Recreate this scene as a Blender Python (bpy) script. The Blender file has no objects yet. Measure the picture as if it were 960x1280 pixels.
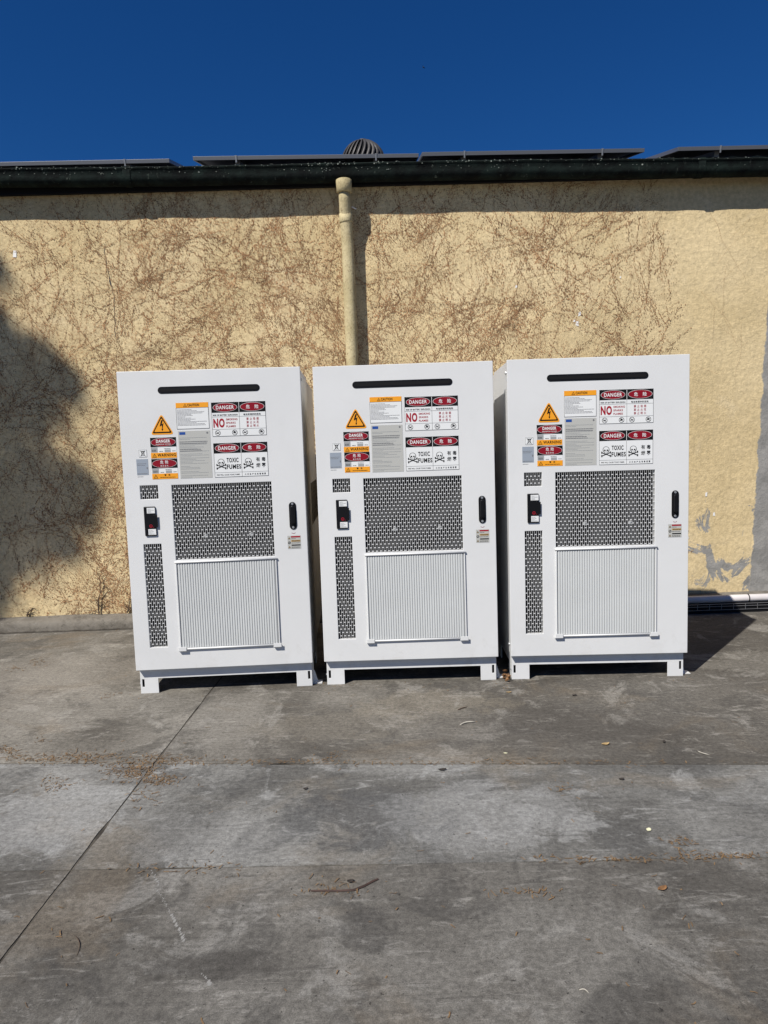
import bpy, math, random
from mathutils import Vector, Matrix, noise
random.seed(7)
D = bpy.data
scene = bpy.context.scene
col = scene.collection
R = math.radians

# ------------------------------------------------------------------ camera
CAM_H = 1.477
PITCH, ROLL = R(4.94), R(1.83)
cam_d = D.cameras.new('camera')
cam_d.sensor_fit = 'VERTICAL'
cam_d.sensor_height = 36.0
cam_d.lens = 887.0 / 1280.0 * 36.0
cam_d.clip_start, cam_d.clip_end = 0.05, 2000
cam = D.objects.new('camera', cam_d)
col.objects.link(cam)
fw = Vector((0, math.cos(PITCH), -math.sin(PITCH)))
up0 = Vector((0, math.sin(PITCH), math.cos(PITCH)))
rt0 = Vector((1, 0, 0))
rt = rt0 * math.cos(ROLL) - up0 * math.sin(ROLL)
up = rt0 * math.sin(ROLL) + up0 * math.cos(ROLL)
cam.matrix_world = Matrix(((rt.x, up.x, -fw.x, 0), (rt.y, up.y, -fw.y, 0), (rt.z, up.z, -fw.z, CAM_H), (0, 0, 0, 1)))
scene.camera = cam

# ------------------------------------------------------------------ light
SUN_V = Vector((1.16, 1.381, -2.0)).normalized()          # direction the sunlight travels
SUN_EL = math.asin(-SUN_V.z)
SUN_AZ = math.atan2(-SUN_V.x, -SUN_V.y)
world = D.worlds.new('World')
scene.world = world
world.use_nodes = True
wn = world.node_tree.nodes
bg = wn['Background']
sky = wn.new('ShaderNodeTexSky')
sky.sky_type = 'NISHITA'
sky.sun_disc = False
sky.sun_elevation = SUN_EL
sky.sun_rotation = SUN_AZ
sky.altitude = 8000
sky.air_density = 3.0
sky.dust_density = 0.0
sky.ozone_density = 10.0
bg.inputs[1].default_value = 0.05
hs = wn.new('ShaderNodeHueSaturation')                    # the camera's strong blues, the same in every direction
hs.inputs['Hue'].default_value = 0.510
hs.inputs['Saturation'].default_value = 1.19
world.node_tree.links.new(sky.outputs[0], hs.inputs['Color'])
world.node_tree.links.new(hs.outputs[0], bg.inputs[0])
sun_d = D.lights.new('sun', 'SUN')
sun_d.energy = 5.0
sun_d.angle = R(0.53)
sun_d.color = (1.0, 0.955, 0.89)
sun = D.objects.new('sun', sun_d)
sun.rotation_euler = SUN_V.to_track_quat('-Z', 'Y').to_euler()
sun.location = (-8, -9, 14)
col.objects.link(sun)
scene.view_settings.view_transform = 'Standard'
scene.view_settings.look = 'None'
scene.view_settings.exposure = 0.30
scene.view_settings.gamma = 1.0
scene.view_settings.use_curve_mapping = False

# ------------------------------------------------------------------ helpers
class MB:
    """collects shapes into one mesh"""
    def __init__(s): s.v, s.f = [], []
    def add(s, vs, fs):
        n = len(s.v); s.v += [tuple(v) for v in vs]; s.f += [tuple(i + n for i in f) for f in fs]; return s
    def box(s, x0, x1, y0, y1, z0, z1):
        return s.add([(x0,y0,z0),(x1,y0,z0),(x1,y1,z0),(x0,y1,z0),(x0,y0,z1),(x1,y0,z1),(x1,y1,z1),(x0,y1,z1)],
                     [(0,3,2,1),(4,5,6,7),(0,1,5,4),(1,2,6,5),(2,3,7,6),(3,0,4,7)])
    def bar(s, a, b, w, h=None):
        a, b = Vector(a), Vector(b); h = h or w
        d = (b - a).normalized(); q = Vector((0,0,1)) if abs(d.z) < .9 else Vector((0,1,0))
        u = d.cross(q).normalized() * w / 2; n = u.cross(d).normalized() * h / 2
        vs = [p + i * u + j * n for p in (a, b) for i, j in ((-1,-1),(1,-1),(1,1),(-1,1))]
        return s.add(vs, [(0,3,2,1),(4,5,6,7),(0,1,5,4),(1,2,6,5),(2,3,7,6),(3,0,4,7)])
    def tube(s, pts, rads, n=10, caps=True):
        pts = [Vector(p) for p in pts]
        if not hasattr(rads, '__len__'): rads = [rads] * len(pts)
        vs, fs = [], []
        for i, p in enumerate(pts):
            d = (pts[min(i+1, len(pts)-1)] - pts[max(i-1, 0)]).normalized()
            q = Vector((0,1,0)) if abs(d.y) < .9 else Vector((1,0,0))
            u = d.cross(q).normalized(); w = u.cross(d).normalized()
            for k in range(n):
                a = 2 * math.pi * k / n
                vs.append(p + rads[i] * (math.cos(a) * u + math.sin(a) * w))
        for i in range(len(pts) - 1):
            for k in range(n):
                k2 = (k + 1) % n
                fs.append((i*n+k, i*n+k2, (i+1)*n+k2, (i+1)*n+k))
        if caps:
            fs.append(tuple(range(n))[::-1]); fs.append(tuple((len(pts)-1)*n + k for k in range(n)))
        return s.add(vs, fs)
    def poly(s, pts, y):                      # flat polygon facing -y, pts are (x,z) counter-clockwise seen from the front
        return s.add([(x, y, z) for x, z in pts], [tuple(range(len(pts)))])
    def rect(s, x0, x1, z0, z1, y): return s.poly([(x0,z0),(x1,z0),(x1,z1),(x0,z1)], y)
    def frame(s, x0, x1, z0, z1, w, y):
        s.rect(x0, x1, z0, z0+w, y); s.rect(x0, x1, z1-w, z1, y); s.rect(x0, x0+w, z0+w, z1-w, y); return s.rect(x1-w, x1, z0+w, z1-w, y)
    def ellipse(s, cx, cz, a, b, y, n=28): return s.poly([(cx + a*math.cos(2*math.pi*k/n), cz + b*math.sin(2*math.pi*k/n)) for k in range(n)], y)
    def ring(s, cx, cz, a, b, w, y, n=28):
        o = [(cx + a*math.cos(2*math.pi*k/n), cz + b*math.sin(2*math.pi*k/n)) for k in range(n)]
        i = [(cx + (a-w)*math.cos(2*math.pi*k/n), cz + (b-w)*math.sin(2*math.pi*k/n)) for k in range(n)]
        for k in range(n):
            j = (k+1) % n; s.poly([o[k], o[j], i[j], i[k]], y)
        return s
    def line(s, x0, z0, x1, z1, w, y):
        d = Vector((x1-x0, z1-z0)); d.normalize(); n = Vector((-d.y, d.x)) * w / 2
        return s.poly([(x0-n.x, z0-n.y), (x1-n.x, z1-n.y), (x1+n.x, z1+n.y), (x0+n.x, z0+n.y)], y)
    def prism(s, pts, y0, y1):                # (x,z) outline extruded from y0 (front) to y1
        n = len(pts); vs = [(x, y0, z) for x, z in pts] + [(x, y1, z) for x, z in pts]
        fs = [tuple(range(n)), tuple(range(2*n-1, n-1, -1))] + [(i, n+i, n+(i+1) % n, (i+1) % n) for i in range(n)]
        return s.add(vs, fs)
    def lathe(s, prof, c, n=32):              # prof: (r,z) bottom to top around a vertical axis at c
        vs, fs = [], []
        for r, z in prof:
            for k in range(n):
                a = 2*math.pi*k/n; vs.append((c[0]+r*math.cos(a), c[1]+r*math.sin(a), c[2]+z))
        for i in range(len(prof)-1):
            for k in range(n):
                j = (k+1) % n; fs.append((i*n+k, i*n+j, (i+1)*n+j, (i+1)*n+k))
        fs.append(tuple(range(n))[::-1]); fs.append(tuple((len(prof)-1)*n+k for k in range(n)))
        return s.add(vs, fs)
    def text(s, body, x0, x1, z0, z1, y, bold=0.0):
        vs, fs, (a, b, c, d) = text_geo(body, bold)
        kx, kz = (x1-x0)/(b-a), (z1-z0)/(d-c)
        return s.add([(x0+(v[0]-a)*kx, y, z0+(v[1]-c)*kz) for v in vs], fs)
    def build(s, name, m, parent=None, smooth=False, bevel=0):
        me = D.meshes.new(name); me.from_pydata(s.v, [], s.f); me.update()
        me.materials.append(m)
        if smooth:
            for p in me.polygons: p.use_smooth = True
        o = D.objects.new(name, me); col.objects.link(o)
        if any(w_ in name for w_ in ('print', 'lettering', 'vent_grille', 'lattice', 'limbs', 'red_oval', 'grey_blocks', 'yellow_band', 'orange_field', 'orange_band', 'red_mark', 'louvre')): o['kind'] = 'stuff'   # flat print and pieces too small to pick apart
        if parent: o.parent = parent
        if bevel:
            b = o.modifiers.new('bevel', 'BEVEL'); b.width = bevel; b.segments = 2; b.limit_method = 'ANGLE'; b.angle_limit = R(50)
        return o

_tc = {}
def text_geo(body, bold):
    key = (body, bold)
    if key not in _tc:
        c = D.curves.new('lettering', 'FONT'); c.body = body; c.size = 1; c.offset = bold; c.resolution_u = 4; c.space_character = 1.14
        o = D.objects.new('lettering', c); col.objects.link(o)
        dg = bpy.context.evaluated_depsgraph_get()
        m = D.meshes.new_from_object(o.evaluated_get(dg))
        vs = [(v.co.x, v.co.y) for v in m.vertices]; fs = [tuple(p.vertices) for p in m.polygons]
        D.objects.remove(o); D.curves.remove(c); D.meshes.remove(m)
        if not vs: vs, fs = [(0,0),(1,0),(1,1),(0,1)], [(0,1,2,3)]
        # keep faces turned to the front (-y): u,v -> x,z needs counter-clockwise loops
        out = []
        for f in fs:
            ar = sum(vs[f[i]][0]*vs[f[(i+1) % len(f)]][1] - vs[f[(i+1) % len(f)]][0]*vs[f[i]][1] for i in range(len(f)))
            out.append(f if ar > 0 else f[::-1])
        xs, ys = [v[0] for v in vs], [v[1] for v in vs]
        _tc[key] = (vs, out, (min(xs), max(xs), min(ys), max(ys)))
    return _tc[key]

def tag(o, label=None, cat=None, group=None, kind=None):
    for k, v in (('label', label), ('category', cat), ('group', group), ('kind', kind)):
        if v: o[k] = v
    return o
def empty(name, loc, rot=(0,0,0)):
    o = D.objects.new(name, None); col.objects.link(o); o.location = loc; o.rotation_euler = rot; o.empty_display_size = .2
    return o

# ------------------------------------------------------------------ materials
def mat(name, rgb, rough=.5, metal=0.0, spec=.5, nscale=0, namt=0.0, bump=0.0, bscale=40, coat=0):
    m = D.materials.new(name); m.use_nodes = True; nt = m.node_tree; n = nt.nodes; b = n['Principled BSDF']
    b.inputs['Base Color'].default_value = (*rgb, 1); b.inputs['Roughness'].default_value = rough
    b.inputs['Metallic'].default_value = metal; b.inputs['Specular IOR Level'].default_value = spec
    b.inputs['Coat Weight'].default_value = coat
    if nscale:
        tc = n.new('ShaderNodeTexCoord'); t = n.new('ShaderNodeTexNoise'); t.inputs['Scale'].default_value = nscale; t.inputs['Detail'].default_value = 6
        nt.links.new(tc.outputs['Object'], t.inputs['Vector'])
        mr = n.new('ShaderNodeMapRange'); mr.inputs[1].default_value = .3; mr.inputs[2].default_value = .7
        mr.inputs[3].default_value = 1-namt; mr.inputs[4].default_value = 1+namt; nt.links.new(t.outputs[0], mr.inputs[0])
        mx = n.new('ShaderNodeVectorMath'); mx.operation = 'SCALE'; mx.inputs[0].default_value = rgb
        nt.links.new(mr.outputs[0], mx.inputs['Scale']); nt.links.new(mx.outputs[0], b.inputs['Base Color'])
    if bump:
        tc = n.new('ShaderNodeTexCoord'); t = n.new('ShaderNodeTexNoise'); t.inputs['Scale'].default_value = bscale; t.inputs['Detail'].default_value = 8
        nt.links.new(tc.outputs['Object'], t.inputs['Vector'])
        bp = n.new('ShaderNodeBump'); bp.inputs['Strength'].default_value = 1; bp.inputs['Distance'].default_value = bump
        nt.links.new(t.outputs[0], bp.inputs['Height']); nt.links.new(bp.outputs[0], b.inputs['Normal'])
    return m

class NT:
    """small node-graph writer"""
    def __init__(s, name, rough=.9, spec=.2):
        s.m = D.materials.new(name); s.m.use_nodes = True; s.t = s.m.node_tree; s.b = s.t.nodes['Principled BSDF']
        s.b.inputs['Roughness'].default_value = rough; s.b.inputs['Specular IOR Level'].default_value = spec
        s.co = s.t.nodes.new('ShaderNodeTexCoord').outputs['Object']
    def lk(s, a, b): s.t.links.new(a, b)
    def map(s, scale=(1,1,1), rot=(0,0,0), loc=(0,0,0)):
        m = s.t.nodes.new('ShaderNodeMapping'); m.inputs['Scale'].default_value = scale; m.inputs['Rotation'].default_value = rot; m.inputs['Location'].default_value = loc
        s.lk(s.co, m.inputs['Vector']); return m.outputs[0]
    def noise(s, scale, detail=5, rough=.55, dist=0, vec=None):
        n = s.t.nodes.new('ShaderNodeTexNoise'); n.inputs['Scale'].default_value = scale; n.inputs['Detail'].default_value = detail
        n.inputs['Roughness'].default_value = rough; n.inputs['Distortion'].default_value = dist
        s.lk(vec if vec is not None else s.co, n.inputs['Vector']); return n.outputs[0]
    def rng(s, v, a, b, c=0.0, d=1.0):
        m = s.t.nodes.new('ShaderNodeMapRange'); m.interpolation_type = 'SMOOTHSTEP'
        for i, x in enumerate((a, b, c, d)): m.inputs[i+1].default_value = x
        s.lk(v, m.inputs[0]); return m.outputs[0]
    def math(s, op, a, b=None):
        m = s.t.nodes.new('ShaderNodeMath'); m.operation = op
        for i, x in enumerate((a, b)):
            if x is None: continue
            if isinstance(x, (int, float)): m.inputs[i].default_value = x
            else: s.lk(x, m.inputs[i])
        return m.outputs[0]
    def mix(s, fac, a, b, mode='MIX'):
        m = s.t.nodes.new('ShaderNodeMix'); m.data_type = 'RGBA'; m.blend_type = mode
        for i, x in ((0, fac), (6, a), (7, b)):
            if isinstance(x, (int, float)): m.inputs[i].default_value = x
            elif isinstance(x, tuple): m.inputs[i].default_value = (*x, 1)
            else: s.lk(x, m.inputs[i])
        return m.outputs[2]
    def sep(s):
        x = s.t.nodes.new('ShaderNodeSeparateXYZ'); s.lk(s.co, x.inputs[0]); return x.outputs
    def gray(s, v):
        c = s.t.nodes.new('ShaderNodeCombineColor'); [s.lk(v, c.inputs[i]) for i in range(3)]; return c.outputs[0]
    def bump(s, v, dist):
        b = s.t.nodes.new('ShaderNodeBump'); b.inputs['Distance'].default_value = dist; s.lk(v, b.inputs['Height']); s.lk(b.outputs[0], s.b.inputs['Normal'])
    def color(s, c): s.lk(c, s.b.inputs['Base Color']); return s.m

def concrete_mat():
    g = NT('weathered_concrete', .88, .25)
    oi = g.t.nodes.new('ShaderNodeObjectInfo').outputs['Color']
    x, y, z = g.sep()
    big = g.noise(.8, 5, .6, .8); c = g.mix(g.rng(big, .36, .64), (.082, .078, .071), (.185, .180, .168))
    # damp-dark stain on the slab right of the middle, behind the cross joint
    sx = g.math('ADD', g.math('SUBTRACT', x, g.math('MULTIPLY', y, .085)), g.math('MULTIPLY', g.noise(3, 5, .65), .25))
    stain = g.math('MULTIPLY', g.rng(sx, .24, .42), g.rng(g.math('ADD', y, g.math('MULTIPLY', x, .0745)), 3.235, 3.245))
    c = g.mix(g.math('MULTIPLY', stain, .62), c, (.072, .068, .062))
    blot = g.noise(1.9, 9, .66, 1.4); c = g.mix(g.math('MULTIPLY', g.rng(blot, .52, .60), .52), c, (.064, .062, .059))
    blot2 = g.noise(2.6, 9, .7, .8, g.map((1, 1, 1), (0, 0, 1.0), (7, 2, 0))); c = g.mix(g.math('MULTIPLY', g.rng(blot2, .54, .62), .6), c, (.245, .242, .232))
    wv = g.map((1.3, 5.5, 1), (0, 0, R(22))); wis = g.noise(2.4, 12, .74, 1.6, wv)
    c = g.mix(g.math('MULTIPLY', g.rng(wis, .55, .66), .50), c, (.31, .305, .29))
    wv2 = g.map((.8, 8.5, 1), (0, 0, R(-5)), (3, 8, 0)); wis2 = g.noise(2.6, 12, .72, .7, wv2)
    c = g.mix(g.math('MULTIPLY', g.rng(wis2, .55, .64), .45), c, (.064, .061, .057))
    wv3 = g.map((.5, 26, 1), (0, 0, R(-4)), (1, 4, 0)); tro = g.noise(2.2, 8, .65, .4, wv3)
    c = g.mix(g.math('MULTIPLY', g.rng(tro, .57, .68), .4), c, (.055, .052, .049))
    br = g.noise(1.2, 6, .65, .8, g.map((1, 1, 1), (0, 0, 0), (11, 3, 0))); c = g.mix(g.math('MULTIPLY', g.rng(br, .52, .68), .5), c, (.150, .126, .096))
    # old spills and worn patches, each with its own place and ragged outline
    rag = g.noise(5, 10, .75, .8)
    for cx, cy, rx, ry, st, colr in ((-.13, 2.76, .34, .26, .72, (.062, .061, .060)), (-.10, 2.08, .12, .10, .6, (.062, .060, .057)), (-.52, 1.95, .22, .06, .65, (.055, .052, .048)), (.9, 3.6, .8, .30, .35, (.060, .056, .052)),
                                     (.35, 2.75, .42, .26, .42, (.235, .232, .224)), (-1.45, 2.85, .34, .34, .5, (.25, .248, .24)), (-.75, 2.65, .3, .2, .3, (.225, .22, .21)), (.25, 4.05, .5, .22, .38, (.20, .182, .15)), (-.3, 3.75, .5, .22, .35, (.19, .178, .155)), (1.7, 2.75, .5, .22, .3, (.06, .058, .055)), (.55, 2.0, .35, .2, .35, (.20, .196, .184)), (-2.3, 4.8, .9, .5, .4, (.21, .20, .185)), (2.6, 4.6, .6, .3, .4, (.22, .215, .2))):
        dx_ = g.math('DIVIDE', g.math('SUBTRACT', x, cx), rx); dy_ = g.math('DIVIDE', g.math('SUBTRACT', y, cy), ry)
        dd = g.math('ADD', g.math('ADD', g.math('MULTIPLY', dx_, dx_), g.math('MULTIPLY', dy_, dy_)), g.math('MULTIPLY', g.math('SUBTRACT', rag, .5), 5.5))
        c = g.mix(g.math('MULTIPLY', g.rng(dd, 1.25, .35), st), c, colr)
    mid = g.noise(46, 10, .8); c = g.mix(1.0, c, g.gray(g.rng(mid, .3, .7, .62, 1.38)), 'MULTIPLY')
    fine = g.noise(230, 5, .8); c = g.mix(1.0, c, g.gray(g.rng(fine, .3, .7, .66, 1.34)), 'MULTIPLY')
    pit = g.noise(7, 14, .85, .6, g.map((1, 1.25, 1), (0, 0, R(-20)), (4, 4, 0))); c = g.mix(g.math('MULTIPLY', g.rng(pit, .585, .63), .6), c, (.050, .048, .045))
    chalk = g.noise(4.2, 14, .85, .6, g.map((1, 1.4, 1), (0, 0, R(12)), (9, 1, 0))); c = g.mix(g.math('MULTIPLY', g.rng(chalk, .55, .63), .6), c, (.275, .270, .258))
    sp = g.noise(58, 3, .6); c = g.mix(g.math('MULTIPLY', g.rng(sp, .66, .70), .85), c, (.03, .028, .026))
    sc = g.noise(16, 12, .8, 2.0, g.map((1, 2.6, 1), (0, 0, R(38)))); c = g.mix(g.math('MULTIPLY', g.rng(sc, .62, .68), .55), c, (.36, .355, .34))
    c = g.mix(1.0, c, oi, 'MULTIPLY')
    g.bump(g.math('ADD', g.math('MULTIPLY', mid, .5), g.math('MULTIPLY', fine, .35)), .004)
    return g.color(c)

def wall_mat():
    g = NT('yellow_limewash_plaster', .93, .15)
    x, y, z = g.sep()
    big = g.noise(.9, 5, .6, .4); c = g.mix(g.rng(big, .3, .7), (.550, .430, .235), (.640, .512, .300))
    wv = g.map((2.2, 1, .8)); st = g.noise(1.7, 7, .65, .8, wv)
    vine = g.math('SUBTRACT', 1.0, g.rng(x, 2.45, 2.75))
    c = g.mix(g.math('MULTIPLY', g.math('MULTIPLY', g.rng(st, .50, .72), .42), vine), c, (.35, .215, .105))
    pale = g.noise(3.1, 6, .6, 1.0); c = g.mix(g.math('MULTIPLY', g.rng(pale, .56, .72), .5), c, (.640, .520, .322))
    mid = g.noise(30, 7, .7); c = g.mix(1.0, c, g.gray(g.rng(mid, .25, .75, .80, 1.18)), 'MULTIPLY')
    fine = g.noise(130, 3, .6); c = g.mix(g.math('MULTIPLY', g.math('MULTIPLY', g.rng(fine, .60, .72), .35), vine), c, (.24, .15, .07))
    # cement showing where the limewash flaked off, low at the right, and the bare cement repair beyond
    pn = g.noise(2.7, 8, .7, .9, g.map((1.25, 1, .8), (0, R(28), 0), (5.3, 0, 2.2)))
    reg = g.math('MULTIPLY', g.rng(x, 2.35, 2.75), g.math('SUBTRACT', 1.0, g.rng(z, .55, 1.25)))
    flake = g.rng(g.math('ADD', pn, g.math('MULTIPLY', reg, .155)), .680, .705)
    flake = g.math('MULTIPLY', flake, g.rng(reg, .02, .2))
    ed = g.noise(5, 5, .7); ex = g.math('ADD', x, g.math('MULTIPLY', ed, .10))
    wedge = g.math('ADD', ex, g.math('MULTIPLY', z, -.05))
    bare = g.math('MULTIPLY', g.rng(wedge, 3.300, 3.312), g.math('SUBTRACT', 1.0, g.rng(z, 2.6, 2.72)))
    cem = g.mix(g.rng(g.noise(7, 6, .65, .5), .3, .7), (.21, .205, .19), (.31, .30, .28))
    c = g.mix(g.math('MAXIMUM', flake, bare), c, cem)
    g.bump(g.math('ADD', g.math('MULTIPLY', g.noise(14, 8, .7), .8), g.math('MULTIPLY', mid, .45)), .010)
    return g.color(c)

def powder_mat():
    g = NT('light_grey_powder_coat', .42, .45)
    a = g.noise(1.8, 5, .6, .5); c = g.mix(g.rng(a, .3, .7), (.615, .620, .612), (.650, .655, .648))
    x, y, z = g.sep()
    d = g.noise(9, 6, .7, .6); low = g.math('SUBTRACT', 1.0, g.rng(z, .02, .42))
    c = g.mix(g.math('MULTIPLY', g.math('MULTIPLY', g.rng(d, .5, .75), low), .35), c, (.38, .34, .28))
    sm = g.noise(3.3, 8, .7, 1.5); c = g.mix(g.math('MULTIPLY', g.rng(sm, .60, .72), .18), c, (.5, .49, .46))
    g.lk(g.rng(g.noise(4, 5, .6), .3, .7, .36, .5), g.b.inputs['Roughness'])
    g.bump(g.noise(420, 2, .5), .0002)
    return g.color(c)

def gutter_mat():
    g = NT('mouldy_dark_gutter', .85, .12)
    c = g.mix(g.rng(g.noise(6, 6, .65), .35, .7), (.004, .005, .005), (.012, .020, .017))
    sp = g.noise(28, 6, .7, .4, g.map((1, 1, .45))); c = g.mix(g.math('MULTIPLY', g.rng(sp, .60, .74), .7), c, (.10, .12, .10))
    g.bump(g.noise(40, 5, .6), .004)
    return g.color(c)

M = {}
M['concrete'] = concrete_mat(); M['wall'] = wall_mat(); M['white'] = powder_mat(); M['gutter'] = gutter_mat()
def kerb_mat():
    g = NT('kerb_concrete', .93, .12)
    c = g.mix(g.rng(g.noise(4, 10, .75, .6), .38, .62), (.105, .094, .078), (.185, .168, .142))
    c = g.mix(g.math('MULTIPLY', g.rng(g.noise(14, 12, .8, 1), .58, .64), .6), c, (.30, .285, .26)); c = g.mix(g.math('MULTIPLY', g.rng(g.noise(9, 12, .8, 1, g.map((1, 1, 1), (0, 0, 0), (4, 4, 4))), .57, .62), .7), c, (.060, .054, .046))
    x, y, z = g.sep(); c = g.mix(g.math('MULTIPLY', g.rng(g.math('ADD', z, g.math('MULTIPLY', g.noise(16, 5, .7), .03)), .034, .018), .8), c, (.040, .034, .027))   # shadow crease along the foot, painted into the colour
    g.bump(g.noise(30, 9, .75), .008); return g.color(c)
M['kerb'] = kerb_mat()
M['soil'] = mat('joint_dirt', (.078, .070, .058), .95, spec=.1, nscale=9, namt=.75)
M['black'] = mat('black_plastic', (.005, .005, .006), .42, spec=.25)
M['matte_black'] = mat('matte_black', (.006, .006, .007), .75, spec=.2)
M['mesh_back'] = mat('dark_dust_mesh', (.007, .007, .008), .8, nscale=60, namt=.5)
M['louvre_black'] = mat('dark_louvre', (.012, .012, .012), .6)  # even near-black colour of the side louvre
M['filter'] = mat('filter_cover_paint', (.54, .555, .548), .5, nscale=5, namt=.04)
M['filter_gap'] = mat('filter_mesh', (.30, .31, .305), .8)
M['steel'] = mat('galvanised_steel', (.42, .43, .44), .45, metal=.7, nscale=20, namt=.2)
M['s_white'] = mat('sticker_white', (.70, .71, .70), .4)
M['s_black'] = mat('print_black', (.005, .005, .006), .65, spec=.15)
M['s_red'] = mat('print_crimson', (.215, .004, .014), .6, spec=.2)
M['s_redtext'] = mat('print_red', (.30, .008, .022), .6, spec=.2)
M['s_orange'] = mat('print_orange', (.78, .315, .012), .45)
M['s_grey'] = mat('print_grey', (.30, .31, .31), .5)
M['s_text'] = mat('print_dark_grey', (.16, .16, .165), .5)
M['s_spec'] = mat('specification_foil', (.43, .43, .40), .4)
M['s_blue'] = mat('print_blue', (.012, .06, .27), .45)
M['s_foil'] = mat('data_plate_foil', (.33, .37, .42), .35, metal=.2)
M['vine'] = mat('dead_vine_residue', (.345, .195, .098), .95, spec=.1, nscale=6, namt=.45)
M['vine_dark'] = mat('dead_vine_pads', (.190, .110, .058), .95, spec=.1, nscale=9, namt=.5)
def pipe_mat():
    g = NT('painted_downpipe', .8, .25)
    c = g.mix(g.rng(g.noise(5, 6, .65), .35, .65), (.40, .335, .185), (.50, .425, .25))
    c = g.mix(g.math('MULTIPLY', g.rng(g.noise(75, 5, .7, .3, g.map((1, 1, .6))), .56, .64), .75), c, (.20, .135, .075))
    c = g.mix(g.math('MULTIPLY', g.rng(g.noise(9, 8, .7, .8), .56, .68), .5), c, (.30, .235, .13))
    g.bump(g.noise(50, 6, .65), .004); return g.color(c)
M['pipe'] = pipe_mat()
M['roof'] = mat('roof_sheet', (.23, .23, .23), .5, metal=.6, nscale=4, namt=.2)
M['alu'] = mat('aluminium_frame', (.27, .275, .29), .45, metal=.8)
M['glass'] = mat('solar_glass', (.008, .012, .03), .12, coat=.5)
M['backsheet'] = mat('dark_backsheet', (.02, .02, .022), .6)
M['vane'] = mat('dusty_vent_metal', (.052, .050, .050), .55, metal=.3, nscale=14, namt=.25)
M['pvc'] = mat('white_plastic_pipe', (.56, .53, .52), .28, nscale=8, namt=.08)
M['wire'] = mat('bright_wire', (.35, .35, .36), .4, metal=.8)
M['leaf_brown'] = mat('dry_leaf', (.21, .105, .040), .8, nscale=60, namt=.4)
M['leaf_tan'] = mat('tan_dry_leaf', (.42, .29, .13), .8, nscale=60, namt=.3)
M['leaf_dark'] = mat('blackened_leaf', (.035, .028, .022), .85, nscale=60, namt=.4)
M['leaf_pale'] = mat('pale_petal', (.70, .68, .45), .7)
M['litter'] = mat('needle_litter', (.165, .102, .048), .9, nscale=25, namt=.5)
M['stick'] = mat('bleached_twig', (.40, .37, .31), .85, nscale=40, namt=.2)
M['stem'] = mat('dead_stem', (.085, .055, .035), .9, nscale=30, namt=.3)
M['crack'] = mat('crack_shadow', (.06, .055, .05), .95)
M['foliage'] = mat('tree_leaf', (.055, .095, .028), .6, nscale=3, namt=.35)
M['bark'] = mat('tree_bark', (.12, .09, .065), .9, nscale=12, namt=.3, bump=.02, bscale=16)
M['fleck'] = mat('lichen_fleck', (.17, .19, .165), .9, nscale=40, namt=.4)
M['white_paint'] = mat('paint_chip', (.72, .71, .68), .8)
M['bird'] = mat('dark_plumage', (.015, .015, .018), .7)
M['rust'] = mat('rusty_strap', (.050, .028, .021), .85, nscale=30, namt=.35)

# ------------------------------------------------------------------ ground
gs = MB()
gs.add([(-300,-300,-.0030),(300,-300,-.0030),(300,300,-.0030),(-300,300,-.0030)], [(0,1,2,3)])
ground = tag(gs.build('ground', M['soil']), 'concrete yard of poured slabs in front of the wall', 'ground', kind='structure')
def jx(y): return -1.228 + .0226 * y                 # the joint running towards the wall
def jy(x): return 3.241 - .0745 * x                  # the joint running across
def jz(x): return 2.425 - .024 * x                   # the second joint nearer to the camera
def slab(a, b, c, d, tone, n=14):
    """a..d corners (x,y) counter-clockwise from front-left; a sheet with slightly uneven edges and 2 cm skirts"""
    a, b, c, d = (Vector(p) for p in (a, b, c, d)); mb = MB(); vs = []
    for (p, q) in ((a, b), (b, c), (c, d), (d, a)):
        L = (q - p).length; m = max(2, int(L / .05)); nrm = Vector((-(q-p).y, (q-p).x)).normalized()
        for i in range(m):
            r = p.lerp(q, i / m)
            w = noise.noise((r.x * 9, r.y * 9, 3)) * .004 + max(0, noise.noise((r.x * 3, r.y * 3, 9)) - .25) * .02
            vs.append(r + nrm * (w + .001) if 0 < i else r + nrm * .001)
    m = len(vs)
    mb.add([(v.x, v.y, 0) for v in vs] + [(v.x, v.y, -.0028) for v in vs], [tuple(range(m))] + [(i, m+i, m+(i+1) % m, (i+1) % m) for i in range(m)])
    o = mb.build('slab', M['concrete'], ground); o.color = (*tone, 1); return o
g1, g2 = .0032, .0018
YF = 6.30
slab((-9, jy(-9)+g1), (jx(3.3)-g1, jy(-1.15)+g1), (jx(YF)-g1, YF), (-9, YF), (1.10, 1.05, .96))
slab((jx(3.3)+g1, jy(-1.15)+g1), (9, jy(9)+g1), (9, YF), (jx(YF)+g1, YF), (.99, .945, .87))
slab((-9, jz(-9)+g2), (jx(2.4)-g1, jz(-1.17)+g2), (jx(3.3)-g1, jy(-1.15)-g1), (-9, jy(-9)-g1), (1.20, 1.21, 1.20))
slab((jx(2.4)+g1, jz(-1.17)+g2), (9, jz(9)+g2), (9, jy(9)-g1), (jx(3.3)+g1, jy(-1.15)-g1), (1.10, 1.11, 1.10))
slab((-9, .2), (jx(.2)-g1, .2), (jx(2.4)-g1, jz(-1.17)-g2), (-9, jz(-9)-g2), (1.0, .98, .94))
slab((jx(.2)+g1, .2), (9, .2), (9, jz(9)-g2), (jx(2.4)+g1, jz(-1.17)-g2), (.92, .895, .85))

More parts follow.
